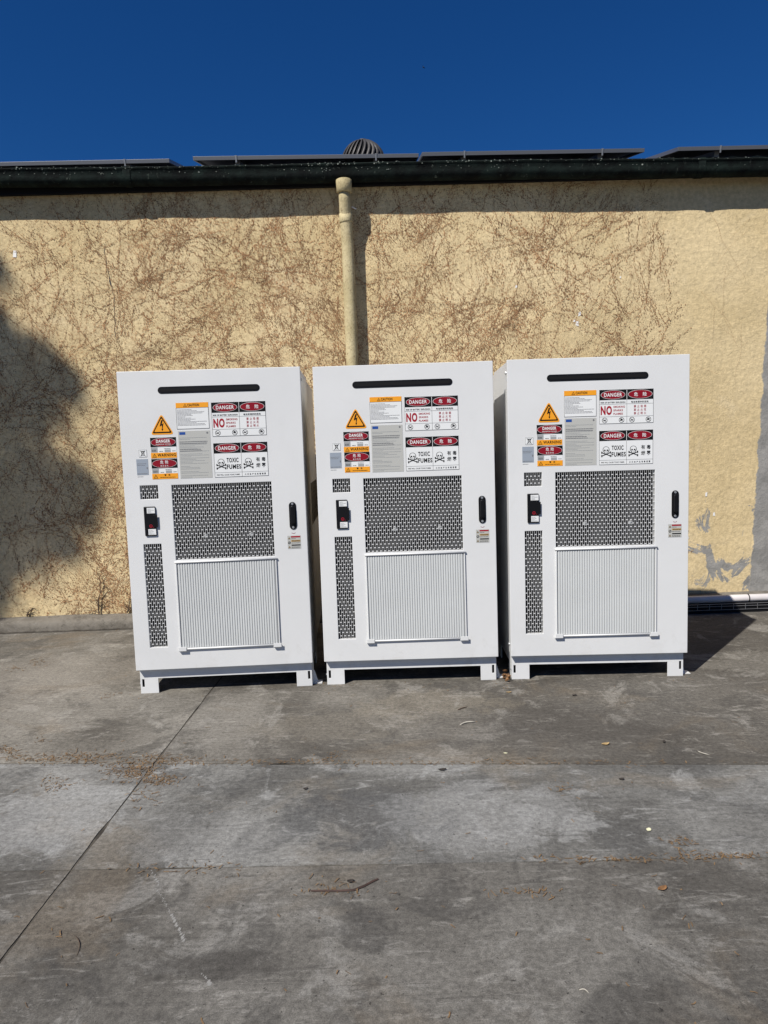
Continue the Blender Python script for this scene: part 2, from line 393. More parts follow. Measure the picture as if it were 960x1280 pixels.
# ------------------------------------------------------------------ building: wall, kerb, gutter, downpipe, roof
WY, WYAW = 6.235, R(.8)
bld = tag(empty('building', (0, WY, 0), (0, 0, WYAW)), 'long low building with vine-scarred yellow plaster wall behind the cabinets', 'building')
def wdisp(x, z):
    return .007 * noise.noise((x*1.3, z*1.3, 2)) + .0045 * noise.noise((x*5, z*5, 7)) + .002 * noise.noise((x*14, z*14, 1))
w = MB(); X0, X1, Z1, st = -5.2, 5.2, 3.86, .04
nx, nz = int((X1-X0)/st), int(Z1/st)
vs = [(X0+i*st, -wdisp(X0+i*st, j*st), j*st) for j in range(nz+1) for i in range(nx+1)]
w.add(vs, [(j*(nx+1)+i, j*(nx+1)+i+1, (j+1)*(nx+1)+i+1, (j+1)*(nx+1)+i) for j in range(nz) for i in range(nx)])
w.build('front_wall', M['wall'], bld, smooth=True)
b = MB(); b.box(X0, X0+.2, .03, 5.0, 0, 3.85); b.box(X1-.2, X1, .03, 5.0, 0, 3.85); b.box(X0+.2, X1-.2, 4.8, 5.0, 0, 4.9)
b.build('outer_walls', M['wall'], bld)
# roof sheet, 15 degrees, corrugated
b = MB(); vs = []; n = 208
for i in range(n+1):
    x = X0 - .1 + (X1-X0+.2)*i/n
    for y in (-.03, 5.2): vs.append((x, y, 3.862 + .010*math.cos(i*math.pi/2) + (y+.03)*math.tan(R(15))))
b.add(vs, [(2*i, 2*i+2, 2*i+3, 2*i+1) for i in range(n)])
b.build('roof_sheet', M['roof'], bld)
b = MB(); b.box(X0-.1, X1+.1, -.055, -.02, 3.70, 3.83); b.build('fascia_board', M['matte_black'], bld, bevel=.003)
# gutter, sagging a little towards the right
def gz(x): return 3.765 - .0105*x + .006*math.sin(x*1.3+.5)
b = MB(); vs = []; fs = []; sec = 12; n = 120
for i in range(n+1):
    x = X0 - .1 + (X1-X0+.2)*i/n; z0 = gz(x); k = 0
    prof = [(-.056, .075), (-.056, .02)] + [(-.121 - .064*math.sin(a), .0 - .062*math.cos(a)) for a in [(-math.pi/2 + math.pi*j/(sec-1)) for j in range(sec)]] + [(-.186, .050), (-.196, .056), (-.196, .066), (-.184, .068), (-.180, .05)] + [(-.121 + .058*math.sin(a)*-1, .004 - .056*math.cos(a)) for a in [(math.pi/2 - math.pi*j/(sec-1)) for j in range(sec)]]
    for (y, z) in prof: vs.append((x, y + .0025*noise.noise((x*2.2, y*9, z*9)), z0 + z + .004*noise.noise((x*4, y*7, 5))))
m = len(prof)
for i in range(n):
    for k in range(m-1): fs.append((i*m+k, i*m+k+1, (i+1)*m+k+1, (i+1)*m+k))
b.add(vs, fs); gut = b.build('gutter', M['gutter'], bld, smooth=True)
for x in (-2.02, 2.72):                               # joiner straps
    b = MB(); z0 = gz(x)
    pr = [(-.121 - .070*math.sin(a), -.0 - .068*math.cos(a)) for a in [(-math.pi/2 + math.pi*j/11) for j in range(12)]] + [(-.192, .075)]
    vs = [(x+dx, y, z0+z) for dx in (-.03, .03) for y, z in pr]; k = len(pr)
    b.add(vs, [(i, i+1, k+i+1, k+i) for i in range(k-1)]); b.build('joiner', M['gutter'], gut, smooth=True)
# lichen and leaf debris along the gutter rim
b = MB()
for _ in range(900):
    x = random.uniform(-3.4, 3.6)
    dens = .35 + .65*max(0, noise.noise((x*1.8, 4, 1))+.25) + (.9 if abs(x+.2) < .35 else 0)
    if random.random() > dens: continue
    zz = random.triangular(.0, .072, .066); s = random.uniform(.002, .007)*(1.6 if random.random() < .1 else 1)
    y = -.199 + (0 if zz > .05 else -.121+.199-.064*math.sqrt(max(0, 1-((zz)/.07)**2))-.006)
    a = random.uniform(0, 3.1); z0 = gz(x) + zz
    pts = [(x + s*math.cos(a+q)*random.uniform(.5, 1), y + random.uniform(-.004, .002), z0 + s*math.sin(a+q)*random.uniform(.4, 1)) for q in (0, 1.3, 2.6, 4.2)]
    b.add(pts, [(0,1,2,3)])
o = b.build('gutter_debris', M['fleck'], gut); o['kind'] = 'stuff'
# downpipe with its outlet socket and coupling
dx = -.235
b = MB(); b.tube([(dx-.012,-.148,3.64),(dx-.012,-.143,3.56),(dx-.009,-.118,3.49),(dx-.006,-.096,3.42),(dx,-.092,3.2),(dx+.004,-.090,2.2),(dx+.006,-.090,.1)], [.046,.047,.050,.051,.051,.0515,.052], 20)
dp = b.build('downpipe', M['pipe'], bld, smooth=True)
b = MB(); b.tube([(dx-.012,-.150,3.716),(dx-.012,-.150,3.712),(dx-.012,-.149,3.618),(dx-.012,-.149,3.612)], [.060,.066,.063,.054], 20); b.build('outlet_socket', M['pipe'], dp, smooth=True)
b = MB(); b.tube([(dx-.008,-.102,3.468),(dx-.007,-.100,3.46),(dx-.006,-.096,3.40),(dx-.005,-.095,3.385)], [.052,.057,.056,.052], 20); b.build('coupling', M['pipe'], dp, smooth=True)
b = MB(); b.bar((dx+.045,-.10,3.515), (dx+.082,-.09,3.50), .012, .006); b.build('bracket_tail', M['white_paint'], dp)
# crack in the plaster, left of the cabinets
def wpt(px, pz, off=.003): return (px, -wdisp(px, pz) - off, pz)
b = MB(); z = 3.30; x = -2.30; pts = []
while z > 2.52:
    pts.append((x, z, .0035 + .004*max(0, noise.noise((z*3, 1, 1))) + (.008 if abs(z-2.985) < .03 else 0))); z -= .018; x += random.uniform(-.007, .009)
vs = []
for x, z, ww in pts: vs += [wpt(x-ww/2, z, .0025), wpt(x+ww/2, z, .0025)]
b.add(vs, [(2*i+2, 2*i+3, 2*i+1, 2*i) for i in range(len(pts)-1)]); b.build('wall_crack', M['crack'], bld)
# white paint chips
b = MB()
for px, pz, s in ((1.72, 2.52, .02), (1.745, 2.60, .015), (1.70, 2.545, .012), (-3.06, 3.24, .025), (1.2, 2.85, .01), (2.1, 2.9, .008), (2.86, 1.0, .014), (2.93, .82, .012), (2.7, .62, .01)):
    b.add([wpt(px+s*c*random.uniform(.5,1), pz+s*d*random.uniform(.7,1.6)) for c, d in ((-1,-1),(1,-.8),(.8,1),(-.7,.9))], [(0,1,2,3)])
b.build('paint_chips', M['white_paint'], bld)['kind'] = 'stuff'

# residue left on the plaster by a climbing vine
def vine_traces():
    A, B = MB(), MB()
    def dab(mb, x, z, a, l, wd):
        ca, sa = math.cos(a), math.sin(a); pts = []; lift = random.uniform(.0022, .0048)
        for u, v in ((-l, -wd*.6), (l*.2, -wd), (l, wd*.3), (-l*.3, wd)):
            u *= random.uniform(.6, 1.1); v *= random.uniform(.6, 1.1)
            pts.append(wpt(x + u*ca - v*sa, z + u*sa + v*ca, lift))
        mb.add(pts, [(0,1,2,3)])
    def ok(x, z): return -3.9 < x < 2.60 + .10*math.sin(z*3) + .14*noise.noise((x*2, z*6, 8)) - random.uniform(0, .06) and .10 < z < 3.72
    def trail(x, z, a, L, wd, curl, fuzz, depth=0, c=None, sib=True):
        t = 0; keep = random.uniform(.55, .98)
        if c is None: c = random.uniform(-curl, curl)
        if sib and depth < 2 and random.random() < .45:            # stems that ran side by side
            for _ in range(random.randint(1, 2)):
                o_ = random.uniform(.015, .05)*random.choice((-1, 1)); trail(x - o_*math.sin(a), z + o_*math.cos(a), a + random.gauss(0, .05), L*random.uniform(.6, 1), wd*.8, curl, fuzz, depth+1, c + random.gauss(0, .15), False)
        while t < L:
            s = random.uniform(.010, .018); t += s
            a += c*s + random.uniform(-.035, .035); x += s*math.cos(a); z += s*math.sin(a)
            if not ok(x, z): break
            if random.random() < .012: c = random.uniform(-curl, curl)
            gap = noise.noise((x*3, z*3, depth+4)) > -.18
            if gap and random.random() < keep:
                off = random.gauss(0, wd*.5)
                dab(A if random.random() < .72 else B, x - off*math.sin(a), z + off*math.cos(a), a + random.gauss(0, .22), random.uniform(.006, .0115), wd*random.uniform(.25, .55))
            if random.random() < fuzz:
                off = random.gauss(0, wd*2.4); r = random.uniform(.0016, .0036)
                dab(B if random.random() < .6 else A, x - off*math.sin(a), z + off*math.cos(a), random.uniform(0, 3), r*1.3, r)
            if depth < 2 and random.random() < .012:
                trail(x, z, a + random.choice((-1, 1))*random.uniform(.35, 1.1), random.uniform(.15, .7), wd*.7, curl*1.6, fuzz, depth+1)
    # main stems fanning up from roots at the foot of the wall
    for rx in (-3.6, -3.1, -2.75, -2.45, -2.2, -1.5, -.9, -.4, .1, .5, .9, 1.3, 1.8, 2.2):
        for _ in range(random.randint(7, 10)):
            trail(rx + random.uniform(-.12, .12), .11, math.pi/2 + random.gauss(0, .5), random.uniform(1.8, 4.2), random.uniform(.007, .013), 1.0, .55)
    for _ in range(290):
        trail(random.uniform(-3.6, 2.55), random.uniform(.3, 3.3), math.pi/2 + random.gauss(0, .8), random.uniform(1.0, 3.2), random.uniform(.005, .013), .9, .8)
    for _ in range(170):
        trail(random.uniform(-3.6, 2.55), random.uniform(.2, 3.6), random.uniform(0, 6.3), random.uniform(.2, .8), random.uniform(.003, .006), 3.2, .45, 1)
    # stray pads
    for _ in range(34000):
        x, z = random.uniform(-3.6, 2.62), random.uniform(.12, 3.7)
        if random.random() < .30 + 1.1*noise.noise((x*1.4, z*1.4, 12)) + .20*(z > 2.6):
            r = random.uniform(.0014, .0038); dab(B if random.random() < .45 else A, x, z, random.uniform(0, 3), r*1.4, r)
    # a few faint trails on the smoother strip at the right
    for _ in range(13):
        x, z, a = random.uniform(2.9, 3.2), random.uniform(2.0, 3.2), math.pi/2 + random.gauss(0, .6)
        for k in range(random.randint(15, 40)):
            a += random.uniform(-.12, .12); x += .016*math.cos(a); z += .016*math.sin(a)
            if 2.75 < x < 3.22 and z < 3.45: dab(A, x, z, a, .005, .0016)
    for mb, m, nm in ((A, M['vine'], 'vine_traces'), (B, M['vine_dark'], 'vine_pads')):
        o = mb.build(nm, m, bld); o['kind'] = 'stuff'
vine_traces()

# kerb at the foot of the wall
b = MB(); vs = []; n = 130; prof = [(-.145, -.01), (-.143, .040), (-.138, .074), (-.122, .090), (-.085, .100), (.0, .114), (.02, .114)]
for i in range(n+1):
    x = X0 + (X1-X0)*i/n
    for k, (y, z) in enumerate(prof):
        q = .007*noise.noise((x*2.4, k*.5, 3)) + .004*noise.noise((x*11, k*.8, 5))
        vs.append((x, y + (q if k < 5 else 0), z + (q*.7 if 0 < k else 0)))
k = len(prof); b.add(vs, [(i*k+j, (i+1)*k+j, (i+1)*k+j+1, i*k+j+1) for i in range(n) for j in range(k-1)])
kerb = b.build('kerb', M['kerb'], None, smooth=True); kerb.location = (0, WY, 0); kerb.rotation_euler = (0, 0, WYAW)
tag(kerb, 'rounded concrete kerb along the foot of the yellow wall', 'kerb', kind='structure')

# ------------------------------------------------------------------ solar panels and roof ventilator
def solar(x0, x1, z, dz, label):
    e = tag(empty('solar_panel', ((x0+x1)/2, WY-.085, z), (R(15), math.atan(dz), WYAW)), label, 'solar panel', 'solar panels along the roof edge')
    h, W = .030, (x1-x0)/2; Dp = 1.0
    for a in ((-W, W, 0, .012), (-W, W, Dp-.012, Dp), (-W, -W+.012, .012, Dp-.012), (W-.012, W, .012, Dp-.012)):
        b = MB(); b.box(*a, -h, 0); b.build('frame_rail', M['alu'], e, bevel=.001)
    b = MB(); b.box(-W+.012, W-.012, .012, Dp-.012, -.008, -.003); b.build('glass', M['glass'], e)
    b = MB(); b.box(-W+.012, W-.012, .012, Dp-.012, -.013, -.0085); b.build('backsheet', M['backsheet'], e)
    for x in (-W*.62, W*.62):
        b = MB(); b.box(x-.02, x+.02, .06, Dp-.06, -h-.045, -h-.001); b.build('mounting_rail', M['alu'], e)
        b = MB(); b.box(x-.006, x+.006, -.004, -.001, -h-.02, .002); b.box(x-.010, x+.010, -.004, -.001, .002, .004); b.build('clamp', M['steel'], e)
    return e
solar(-3.65, -1.70, 3.968, 0.006, 'solar panel on the roof at the far left of the eaves')
solar(-1.495, .385, 3.952, 0.012, 'solar panel on the roof above the downpipe, in front of the ventilator')
solar(.412, 2.275, 3.932, 0.008, 'solar panel on the roof right of the ventilator, above the middle cabinets')
solar(2.545, 4.42, 3.912, 0.004, 'solar panel on the roof at the far right of the eaves')
vt = tag(empty('roof_ventilator', (-.095, 7.5, 4.10)), 'dark domed turbine ventilator with curved vanes on the roof', 'ventilator')
b = MB(); b.lathe([(.15, 0), (.15, .18), (.19, .20), (.19, .215)], (0,0,0)); b.build('neck', M['vane'], vt, smooth=True)
cz, Rv = .288, .228
b = MB(); b.lathe([(.17, .10)] + [((Rv-.022)*math.cos(a), cz + (Rv-.022)*math.sin(a)) for a in [R(-50 + 138*i/14) for i in range(15)]], (0,0,0)); b.build('dome', M['matte_black'], vt, smooth=True)
vb = MB(); vs = []; seg = 14
for i in range(seg+1):
    el = R(-52 + 136*i/seg); tw = .75*math.sin((el+.9)*.9)
    for da, rr in ((-.062, Rv-.020), (.0, Rv+.001), (.060, Rv-.004)):
        a = tw + da*(1 if el < R(60) else .9); r = rr*math.cos(el); vs.append((r*math.cos(a), r*math.sin(a), cz + rr*math.sin(el)))
vb.add(vs, [(3*i+k, 3*i+k+1, 3*i+k+4, 3*i+k+3) for i in range(seg) for k in range(2)])
v0 = vb.build('vane', M['vane'], vt, smooth=True)
for i in range(1, 26):
    v = v0.copy(); col.objects.link(v); v.parent = vt; v.rotation_euler = (0, 0, 2*math.pi*i/26)
b = MB(); b.lathe([(.05, cz+Rv-.012), (.05, cz+Rv+.002), (.02, cz+Rv+.006)], (0,0,0)); b.build('cap', M['vane'], vt, smooth=True)

# ------------------------------------------------------------------ the cabinets
CW, CH, CD = .549, 2.0, .66
def plate(mb, x0, x1, z0, z1, holes, y0, y1):
    xs = sorted({x0, x1, *[h[0] for h in holes], *[h[1] for h in holes]}); zs = sorted({z0, z1, *[h[2] for h in holes], *[h[3] for h in holes]})
    full = lambda i, j: 0 <= i < len(xs)-1 and 0 <= j < len(zs)-1 and not any(h[0] <= (xs[i]+xs[i+1])/2 <= h[1] and h[2] <= (zs[j]+zs[j+1])/2 <= h[3] for h in holes)
    nx = len(xs); nn = nx*len(zs)
    vs = [(x, y, z) for y in (y0, y1) for z in zs for x in xs]; fs = []
    I = lambda i, j, k: k*nn + j*nx + i
    for j in range(len(zs)-1):
        for i in range(nx-1):
            if not full(i, j): continue
            fs.append((I(i,j,0), I(i+1,j,0), I(i+1,j+1,0), I(i,j+1,0))); fs.append((I(i,j,1), I(i,j+1,1), I(i+1,j+1,1), I(i+1,j,1)))
            if not full(i, j-1): fs.append((I(i,j,0), I(i,j,1), I(i+1,j,1), I(i+1,j,0)))
            if not full(i, j+1): fs.append((I(i,j+1,0), I(i+1,j+1,0), I(i+1,j+1,1), I(i,j+1,1)))
            if not full(i-1, j): fs.append((I(i,j,0), I(i,j+1,0), I(i,j+1,1), I(i,j,1)))
            if not full(i+1, j): fs.append((I(i+1,j,0), I(i+1,j,1), I(i+1,j+1,1), I(i+1,j+1,0)))
    return mb.add(vs, fs)
def pill(cx, cz, w, h, n=8):
    r = min(w, h)/2; pts = []
    if h > w: cs = ((cx, cz+h/2-r, 0), (cx, cz-h/2+r, math.pi))
    else: cs = ((cx+w/2-r, cz, -math.pi/2), (cx-w/2+r, cz, math.pi/2))
    for x, z, a0 in cs:
        for i in range(n+1):
            a = a0 + math.pi*i/n; pts.append((x + r*math.cos(a), z + r*math.sin(a)))
    return pts
BIG, STRIP, SMALL = (-.262, .344, .846, 1.309), (-.453, -.345, .303, .951), (-.453, -.345, 1.228, 1.312)

def grille(parent, x0, x1, z0, z1):
    ncol = round((x1-x0)/.01256); p = (x1-x0)/ncol; vp = .0432; mb = MB()
    for i in range(1, ncol): x = x0 + i*p; mb.box(x-.0007, x+.0007, .002, .0027, z0, z1)
    for i in range(ncol):
        z = z1 - (vp/2 if i % 2 else vp)
        while z > z0 + .006:
            mb.box(x0+i*p+.0011, x0+(i+1)*p-.0011, .0018, .0026, z-.0026, z+.0026); z -= vp
    o = mb.build('vent_grille', M['white'], parent)
    b = MB(); b.box(x0-.01, x1+.01, .030, .034, z0-.01, z1+.01); b.build('dust_mesh', M['mesh_back'], o)
    return o

def lines(mb, x0, x1, z0, z1, pitch, th, y, rnd, full=.5, gap=.12):
    z = z1 - pitch
    while z > z0:
        if rnd.random() > gap:
            L = (x1-x0)*(rnd.uniform(.9, 1) if rnd.random() < full else rnd.uniform(.25, .85)); x = x0
            while x < x0 + L:
                wd = min(rnd.uniform(.006, .018), x0+L-x); mb.rect(x, x+wd, z, z+th, y); x += wd + .0016
        z -= pitch
def warn_tri(mb_o, mb_b, cx, z0, w, y, yb):
    h = w*.87
    mb_b.poly([(cx-w/2, z0), (cx+w/2, z0), (cx, z0+h)], y)
    mb_o.poly([(cx-w*.33, z0+h*.11), (cx+w*.33, z0+h*.11), (cx, z0+h*.78)], yb)
    mb_b.rect(cx-w*.035, cx+w*.035, z0+h*.30, z0+h*.56, yb-.0003); mb_b.rect(cx-w*.035, cx+w*.035, z0+h*.17, z0+h*.25, yb-.0003)
def sheet(name, x0, x1, z0, z1, m, parent):
    b = MB(); b.box(x0, x1, -.0010, -.0001, z0, z1); return b.build(name, m, parent)
Y1, Y2, Y3 = -.0015, -.0020, -.0025

def skull(k, w, cx, cz, s):
    """black outline skull over crossed bones, s = height"""
    for sx in (-1, 1):
        k.line(cx-sx*s*.42, cz-s*.46, cx+sx*s*.42, cz-s*.12, s*.085, Y1)
        for ax, az in ((-sx*.42, -.46), (sx*.42, -.12)):
            for dz in (-.05, .05): k.ellipse(cx+ax*s, cz+(az+dz)*s, s*.065, s*.065, Y1-.0001*(dz > 0), 8)
    k.ellipse(cx, cz+s*.17, s*.33, s*.31, Y1-.0003, 20); k.rect(cx-s*.20, cx+s*.20, cz-s*.27, cz+s*.05, Y1-.0004)
    w.ellipse(cx, cz+s*.18, s*.275, s*.255, Y2, 20); w.rect(cx-s*.15, cx+s*.15, cz-s*.22, cz+s*.04, Y2-.0001)
    for sx in (-1, 1): k.ellipse(cx+sx*s*.125, cz+s*.10, s*.085, s*.08, Y3, 10)
    k.poly([(cx-s*.04, cz-s*.06), (cx+s*.04, cz-s*.06), (cx, cz+s*.02)], Y3)
    for i in range(4): k.rect(cx-s*.125+i*s*.075, cx-s*.105+i*s*.075, cz-s*.22, cz-s*.10, Y3)
def ban(k, r_, cx, cz, r, pose):
    k.ring(cx, cz, r, r, r*.16, Y1, 16)
    k.line(cx-r*.6, cz-r*.15, cx+r*.2, cz-r*.1, r*.3, Y1); k.line(cx+r*.1, cz-r*.2, cx+r*.5, cz+r*.35, r*.22, Y1-.0001)
    if pose: k.ellipse(cx-r*.1, cz+r*.25, r*.3, r*.35, Y1-.0001, 8)
    k.line(cx-r*.66, cz+r*.66, cx+r*.66, cz-r*.66, r*.14, Y1-.0002)

def build_cabinet():
    c = empty('cabinet', (0,0,0)); rnd = random.Random(3)
    b = MB(); b.box(-CW+.006, CW-.006, .046, CD, .160, 1.994); b.build('body', M['white'], c, bevel=.003)
    # rim between door and body seen as a dark gap
    b = MB(); b.box(-CW+.012, CW-.012, .036, .046, .168, 1.988); b.build('door_seal', M['matte_black'], c)
    b = MB(); plate(b, -CW, CW, .161, CH, [BIG, STRIP, SMALL], 0, .036); door = b.build('door', M['white'], c, bevel=.0025)
    b = MB(); b.prism(pill(-.004, 1.882, .612, .042), -.0015, -.0002); s = b.build('top_slot', M['black'], c)
    b = MB(); b.prism(pill(-.004, 1.882, .585, .020), -.0026, -.0016); b.build('slot_lens', M['matte_black'], s)
    for hh in (BIG, STRIP, SMALL): grille(door, *hh)
    for fx, fz in ((-.075, .985), (.205, .985)):     # fan hubs glinting behind the big grille
        b = MB(); b.tube([(fx, .016, fz), (fx, .028, fz)], [.009, .015], 14); b.build('fan_hub', M['s_grey'], c)
    # filter cover
    f0, f1, h0, h1 = -.270, .358, .281, .841
    fc = empty('filter_cover', (0,0,0)); fc.parent = c
    for p, q in (((f0, h1-.008), (f1, h1-.008)), ((f0, h0+.008), (f1, h0+.008))):
        b = MB(); b.tube([(p[0], -.0085, p[1]), (q[0], -.0065, q[1])], .0060, 10); b.build('frame_rail', M['white'], fc, smooth=True)
    for x in (f0+.008, f1-.008):
        b = MB(); b.box(x-.004, x+.004, -.010, -.0003, h0+.017, h1-.017); b.build('frame_rail', M['white'], fc, bevel=.003)
    b = MB(); b.box(f0+.016, f1-.016, -.0040, -.0004, h0+.012, h1-.012); b.build('filter_mesh', M['filter_gap'], fc)
    b = MB(); n = 39; p = (f1-f0-.036)/n
    for i in range(n):
        x = f0+.018+i*p; pr = [(x+.0006, -.0042), (x+.0026, -.0066), (x+p-.0044, -.0068), (x+p-.0022, -.0042)]
        b.add([(a, y, z) for z in (h0+.016, h1-.016) for a, y in pr], [(0,1,5,4), (1,2,6,5), (2,3,7,6), (4,5,6,7), (3,2,1,0)])
    b.build('ribbed_panel', M['filter'], fc)
    for x in (f0+.02, f1-.02):
        b = MB(); b.box(x-.026, x+.026, -.017, -.0006, h0-.006, h0+.0045); b.box(x-.024, x+.024, -.0195, -.0172, h0-.004, h0+.022); b.build('corner_clip', M['white'], fc, bevel=.002)
    # switch unit
    sw = empty('switch_unit', (0,0,0)); sw.parent = c
    b = MB(); b.box(-.437, -.367, -.010, -.0003, 1.003, 1.183); b.build('housing', M['black'], sw, bevel=.004)
    for q in ((-.417, 1.142, 1.176), (-.415, 1.010, 1.045)): b = MB(); b.box(q[0], -.369, -.0112, -.0101, q[1], q[2]); b.build('white_label', M['s_white'], sw)
    b = MB()
    for z0 in (1.146, 1.014): lines(b, -.412, -.374, z0, z0+.028, .007, .0025, -.0117, rnd, .5, 0)
    b.build('small_print', M['s_grey'], sw)
    b = MB(); b.box(-.382, -.356, -.012, -.0102, 1.055, 1.132); b.build('lever', M['black'], sw, bevel=.005)
    b = MB(); b.ring(-.398, 1.064, .010, .010, .0035, -.0106, 14); b.line(-.398, 1.055, -.398, 1.066, .003, -.0107); b.rect(-.384, -.380, 1.055, 1.058, -.0125); b.build('red_mark', M['s_redtext'], sw)
    # handle
    hd = empty('handle', (0,0,0)); hd.parent = c
    b = MB(); b.prism(pill(.4665, 1.0945, .044, .171), -.004, -.0003); b.build('escutcheon', M['black'], hd, bevel=.0015)
    b = MB(); b.prism(pill(.4665, 1.100, .026, .115), -.018, -.0041); b.build('grip', M['black'], hd, bevel=.005)
    for z in (1.168, 1.022): b = MB(); b.tube([(.4665, -.0041, z), (.4665, -.0075, z)], [.008, .0065], 10); b.build('lock_barrel', M['steel'], hd)
    b = MB()
    for i in range(8): a0, a1 = R(200+i*17.5), R(200+(i+1)*17.5); b.line(.4665+.012*math.cos(a0), .992+.008*math.sin(a0), .4665+.012*math.cos(a1), .992+.008*math.sin(a1), .0025, -.0006)
    b.build('turn_mark', M['s_red'], hd)
    # ---- stickers
    s = sheet('caution_sticker', -.208, -.013, 1.646, 1.804, M['s_white'], c)
    o, k, t = MB(), MB(), MB(); o.rect(-.208, -.013, 1.774, 1.804, Y1)
    k.frame(-.208, -.013, 1.646, 1.774, .0018, Y1); warn_tri(o, k, -.152, 1.779, .022, Y2, Y3); k.text('CAUTION', -.138, -.068, 1.781, 1.797, Y2, .03)
    lines(t, -.202, -.022, 1.654, 1.768, .0072, .0024, Y1, rnd, .35, .12)
    o.build('header', M['s_orange'], s); k.build('lettering', M['s_black'], s); t.build('small_print', M['s_text'], s)
    s = sheet('specification_sticker', -.204, -.011, 1.347, 1.634, M['s_spec'], c)
    u, t, k = MB(), MB(), MB(); u.rect(-.196, -.160, 1.612, 1.628, Y1); k.ellipse(-.028, 1.620, .006, .006, Y1, 10)
    lines(t, -.198, -.020, 1.352, 1.600, .0082, .0022, Y1, rnd, .45, .16); lines(k, -.198, -.022, 1.556, 1.578, .0105, .0034, Y2, rnd, .9, 0); lines(k, -.198, -.06, 1.512, 1.53, .009, .003, Y2, rnd, .8, 0)
    u.build('logo_block', M['s_blue'], s); t.build('small_print', M['s_grey'], s); k.build('lettering', M['s_text'], s)
    def bilingual(name, z0, z1, body):
        s = sheet(name, .004, .330, z0, z1, M['s_white'], c); k, rd, wt, rt_ = MB(), MB(), MB(), MB(); hz = z1 - .062
        k.frame(.004, .330, z0, z1, .0015, Y1-.0001); k.rect(.1693, .1707, z0, hz, Y1-.0001)
        for x0, x1 in ((.0045, .1685), (.1715, .3295)): k.rect(x0, x1, hz, z1-.0005, Y1)
        for cx in (.0865, .2505): wt.ellipse(cx, hz+.031, .0735, .0265, Y1-.0002); rd.ellipse(cx, hz+.031, .0715, .0248, Y2)
        wt.text('DANGER', .0325, .1405, hz+.0195, hz+.0425, Y3, .022); wt.text('危', .213, .236, hz+.019, hz+.043, Y3, .012); wt.text('险', .266, .289, hz+.019, hz+.043, Y3, .012)
        body(k, rt_, wt)
        k.build('black_print', M['s_black'], s); rd.build('red_oval', M['s_red'], s); wt.build('white_print', M['s_white'], s)
        if rt_.v: rt_.build('red_lettering', M['s_redtext'], s)
    def smoke(k, r_, w):
        for z in (1.712, 1.637): k.rect(.0055, .3285, z, z+.001, Y1-.0002)
        k.text('RISK OF BATTERY EXPLOSION', .012, .160, 1.7185, 1.7275, Y2, .02); k.text('电池有爆炸的危险', .196, .300, 1.7175, 1.7295, Y2, .01)
        r_.text('NO', .012, .080, 1.648, 1.703, Y1, .045)
        for i, (tx, x1) in enumerate((('SMOKING', .158), ('SPARKS', .146), ('FLAMES', .146))): r_.text(tx, .089, x1, 1.690-i*.021, 1.702-i*.021, Y1, .03)
        for i, tx in enumerate(('禁 止 吸 烟', '禁 止 火 花', '禁 止 明 火')): r_.text(tx, .212, .286, 1.688-i*.021, 1.7045-i*.021, Y1, .012)
        for cx, p in ((.036, 0), (.138, 1), (.201, 0), (.300, 1)): ban(k, r_, cx, 1.616, .0165, p)
    bilingual('no_smoking_sticker', 1.595, 1.800, smoke)
    def toxic(k, r_, w):
        skull(k, w, .046, 1.429, .062); skull(k, w, .211, 1.429, .062)
        k.text('TOXIC', .080, .152, 1.435, 1.463, Y1, .030); k.text('FUMES', .079, .166, 1.395, 1.423, Y1, .030)
        for tx, x, z in (('有', .258, 1.436), ('毒', .292, 1.436), ('烟', .258, 1.400), ('雾', .292, 1.400)): k.text(tx, x, x+.024, z, z+.026, Y1, .015)
        k.rect(.0055, .3285, 1.3745, 1.3755, Y1-.0002)
        k.text('FIRE WILL CAUSE TOXIC FUMES', .016, .156, 1.3565, 1.3650, Y1, .02); k.text('火 灾 会 产 生 有 毒 烟 雾', .186, .314, 1.3545, 1.3665, Y1, .01)
    bilingual('toxic_fumes_sticker', 1.347, 1.554, toxic)
    # high-voltage triangle
    def rtri(cx, z0, w, h, r, n=5):
        P = [Vector((cx-w/2, z0)), Vector((cx+w/2, z0)), Vector((cx, z0+h))]; out = []
        for i in range(3):
            p, a, d = P[i], P[i-1], P[(i+1) % 3]; e0, e1 = p.lerp(a, r/(a-p).length), p.lerp(d, r/(d-p).length)
            for j in range(n): t = j/(n-1); q = e0*(1-t)**2 + p*2*t*(1-t) + e1*t*t; out.append((q.x, q.y))
        return out
    b = MB(); b.prism(rtri(-.298, 1.617, .142, .127, .022), -.0010, -.0001); s = b.build('high_voltage_sticker', M['s_orange'], c)
    k, o = MB(), MB(); k.poly(rtri(-.298, 1.626, .118, .104, .010), Y1); o.poly(rtri(-.298, 1.634, .094, .082, .006), Y2)
    k.poly([(-.290, 1.704), (-.300, 1.704), (-.309, 1.672), (-.300, 1.672)][::-1], Y3); k.poly([(-.309, 1.672), (-.309, 1.666), (-.288, 1.680), (-.286, 1.686)], Y3-.0001)
    k.poly([(-.2965, 1.640), (-.2885, 1.6815), (-.2975, 1.6785)], Y3-.0002); k.poly([(-.2965, 1.638), (-.290, 1.652), (-.301, 1.652)], Y3-.0003)
    k.build('black_print', M['s_black'], s); o.build('orange_field', M['s_orange'], s)
